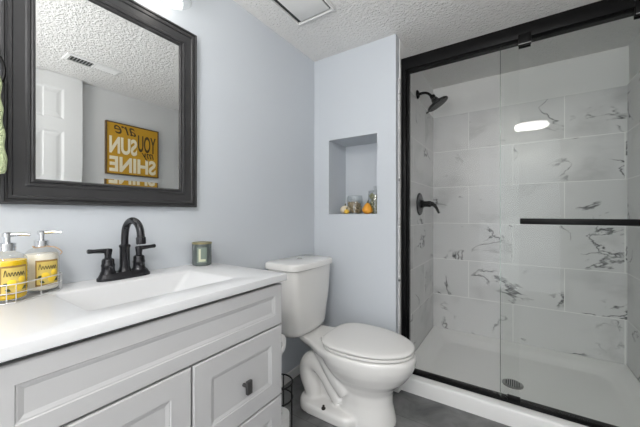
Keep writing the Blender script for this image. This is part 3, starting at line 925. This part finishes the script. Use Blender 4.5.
# foot flange
loft(bm, [rrect(.185, .56, TYC - .170, TYC + .170, .09, 0), rrect(.185, .56, TYC - .170, TYC + .170, .09, .038), rrect(.192, .55, TYC - .162, TYC + .162, .085, .050), rrect(.205, .53, TYC - .14, TYC + .14, .08, .054)])
# core and trapway bends on both sides
loft(bm, [rrect(.22, .50, TYC - .07, TYC + .07, .05, .0), rrect(.23, .50, TYC - .05, TYC + .05, .05, .26)])
for sy in (-1, 1):
    yy = TYC + sy * .072
    path = spline([(.262, yy + sy * .012, .02), (.255, yy + sy * .008, .085), (.228, yy + sy * .004, .150), (.224, yy, .205), (.256, yy, .240), (.302, yy, .225), (.345, yy, .175), (.385, yy, .120), (.43, yy, .070)], 5)
    n_ = len(path)
    tube(bm, path, [.042 + .014 * math.sin(PI * min(1, i / (n_ * .75))) for i in range(n_)], 16)
    path = spline([(.30, yy - sy * .005, .315), (.36, yy + sy * .012, .262), (.42, yy + sy * .020, .195), (.47, yy + sy * .01, .135)], 5)
    tube(bm, path, .046, 14)
bw = obj('bowl', bm, M['porcelain'], to)
rm = bw.modifiers.new('remesh', 'REMESH'); rm.mode = 'VOXEL'; rm.voxel_size = .005; rm.use_smooth_shade = True
sm = bw.modifiers.new('smooth', 'SMOOTH'); sm.iterations = 16; sm.factor = .5
# seat
bm = B()
so = lambda i, z: egg(.335 + i, .792 - i, .188 - i, z, 3.2, k=.40)
loft(bm, [so(.016, .3655), so(.006, .370), so(0, .373), so(0, .380), so(.004, .384), so(.055, .384), so(.06, .380), so(.06, .3655)], False, False)
obj('seat', bm, M['seat'], to)
bm = B()
lo = lambda i, z: egg(.325 + i, .794 - i, .190 - i, z, 3.2, k=.40)
loft(bm, [lo(.016, .3845), lo(.012, .388), lo(.002, .390), lo(0, .393), lo(.001, .399), lo(.006, .4035), lo(.02, .406), lo(.06, .4085), lo(.12, .4095)])
obj('lid', bm, M['seat'], to)
for sy in (-1, 1):
    bm = B(); box(bm, .312, .342, TYC + sy * .075 - .02, TYC + sy * .075 + .02, .3655, .390, .006); obj('hinge', bm, M['seat'], to)
for sy in (-1, 1):
    bm = B(); lathe(bm, [(.011, .049), (.011, .056), (.006, .058), (.006, .068), (.003, .069)], (.372, TYC + sy * .153, 0), seg=14); h = obj('floor_bolt', bm, M['bolt'], to); h['label'] = 'dark floor bolt'
# tank
TKC = 1.411
def tk(xb, xf, hw, z, bow=.018):
    hw *= .957
    pts = []
    base = rrect(xb, xf, TKC - hw, TKC + hw, .045, z, 6)
    for (x, y, zz) in base:
        t = (x - xb) / (xf - xb)
        pts.append((x + bow * t * (1 - ((y - TKC) / hw) ** 2), y, zz))
    # resample the long front edge so that the bow shows
    out = []
    for i, p in enumerate(pts):
        q = pts[(i + 1) % len(pts)]
        out.append(p)
        if abs(q[1] - p[1]) > .08:
            for k in range(1, 10):
                y = p[1] + (q[1] - p[1]) * k / 10
                x = p[0] + (q[0] - p[0]) * k / 10
                if x > (xb + xf) / 2:
                    x = xf + bow * (1 - ((y - TKC) / hw) ** 2)
                out.append((x, y, z))
    return out
bm = B()
loft(bm, [tk(.060, .185, .148, .372), tk(.040, .200, .168, .385), tk(.030, .208, .175, .41), tk(.020, .224, .198, .60), tk(.016, .230, .204, .735), tk(.016, .230, .204, .752)])
obj('tank', bm, M['porcelain'], to, angle=50)
bm = B()
loft(bm, [tk(.012, .236, .209, .7525), tk(.006, .242, .214, .756), tk(.006, .242, .214, .782), tk(.009, .238, .210, .788), tk(.02, .226, .198, .791)])
tl = obj('tank_lid', bm, M['porcelain'], to, angle=40)
bm = B(); lathe(bm, [(.019, .790), (.019, .7945), (.016, .796), (.002, .796)], (.105, 1.43, 0), seg=28); h = obj('flush_button', bm, M['nickel'], to); h['label'] = 'chrome flush button'

# ================================================================== small ornaments in the niche
def gourd(c, r, m, label, squash=.8, ribs=8, neck=0):
    t = thing('gourd', label, 'gourd', c, 'small gourds in the wall niche')
    bm = B()
    rings = []
    for i in range(13):
        ph = -PI / 2 + PI * i / 12
        ring_ = []
        for k in range(48):
            a = 2 * PI * k / 48
            rr = r * math.cos(ph) * (1 + .07 * abs(math.sin(ribs * a / 2)) - .05) + 1e-4
            z = r * squash * (math.sin(ph) + 1) + (neck * max(0, math.sin(ph)) ** 3)
            ring_.append((c[0] + rr * math.cos(a), c[1] + rr * math.sin(a), c[2] + .0004 + z))
        rings.append(ring_)
    loft(bm, rings)
    obj('fruit', bm, m, t, angle=80)
    bm = B(); zt = c[2] + 2 * r * squash + neck
    tube(bm, [(c[0], c[1], zt - .004), (c[0] + .002, c[1], zt + .008), (c[0] + .006, c[1], zt + .014)], [.005, .0035, .004], 8); obj('stem', bm, M['stem'], t)


def jar(c, r, h, fill, label, fillh, knob_lid=False):
    t = thing('glass_jar', label, 'jar', c, 'glass jars in the wall niche')
    bm = B(); lathe(bm, [(r * .9, .0004), (r, .004), (r, h - .01), (r * .92, h), (r * .95, h + .006), (r * .90, h + .006), (r * .87, h), (r * .94, h - .012), (r * .94, .007), (.001, .005)], c, seg=32, cap1=False); obj('jar', bm, M['jar_glass'], t)
    bm = B()
    rnd = random.Random(int(h * 1000))
    n = 0
    for k in range(110):
        a = rnd.random() * 2 * PI; q = (r * .78) * math.sqrt(rnd.random()); z = .012 + rnd.random() * fillh
        s = .007 + rnd.random() * .006
        lathe(bm, [(.001, -s), (s * .8, -s * .5), (s, 0), (s * .7, s * .5), (.001, s)], (c[0] + q * math.cos(a), c[1] + q * math.sin(a), c[2] + z), (rnd.random() - .5, rnd.random() - .5, rnd.random()), 8)
    o = obj('potpourri', bm, fill, t); o['kind'] = 'stuff'
    if knob_lid:
        bm = B(); lathe(bm, [(r * .97, h + .0065), (r * .9, h + .012), (r * .3, h + .018), (.006, h + .022), (.014, h + .032), (.014, h + .040), (.004, h + .046)], c, seg=28); obj('lid', bm, M['jar_glass'], t)


NB = NZ0
jar((0.250, 1.885, NB), .056, .125, M['potpourri'], 'clear glass jar of tan potpourri, left in the wall niche', .070)
gourd((0.218, 1.800, NB), .034, M['gourd_cream'], 'cream gourd in front of the tan jar in the niche', .85)
gourd((0.248, 1.766, NB), .018, M['gourd_yellow'], 'tiny yellow gourd at the front left of the niche', .9)
jar((0.408, 1.885, NB), .052, .146, M['potpourri2'], 'lidded glass jar of green and grey potpourri, right in the niche', .120, True)
gourd((0.390, 1.792, NB), .034, M['gourd_orange'], 'bright orange gourd in front of the lidded jar in the niche', .72, 8, .026)
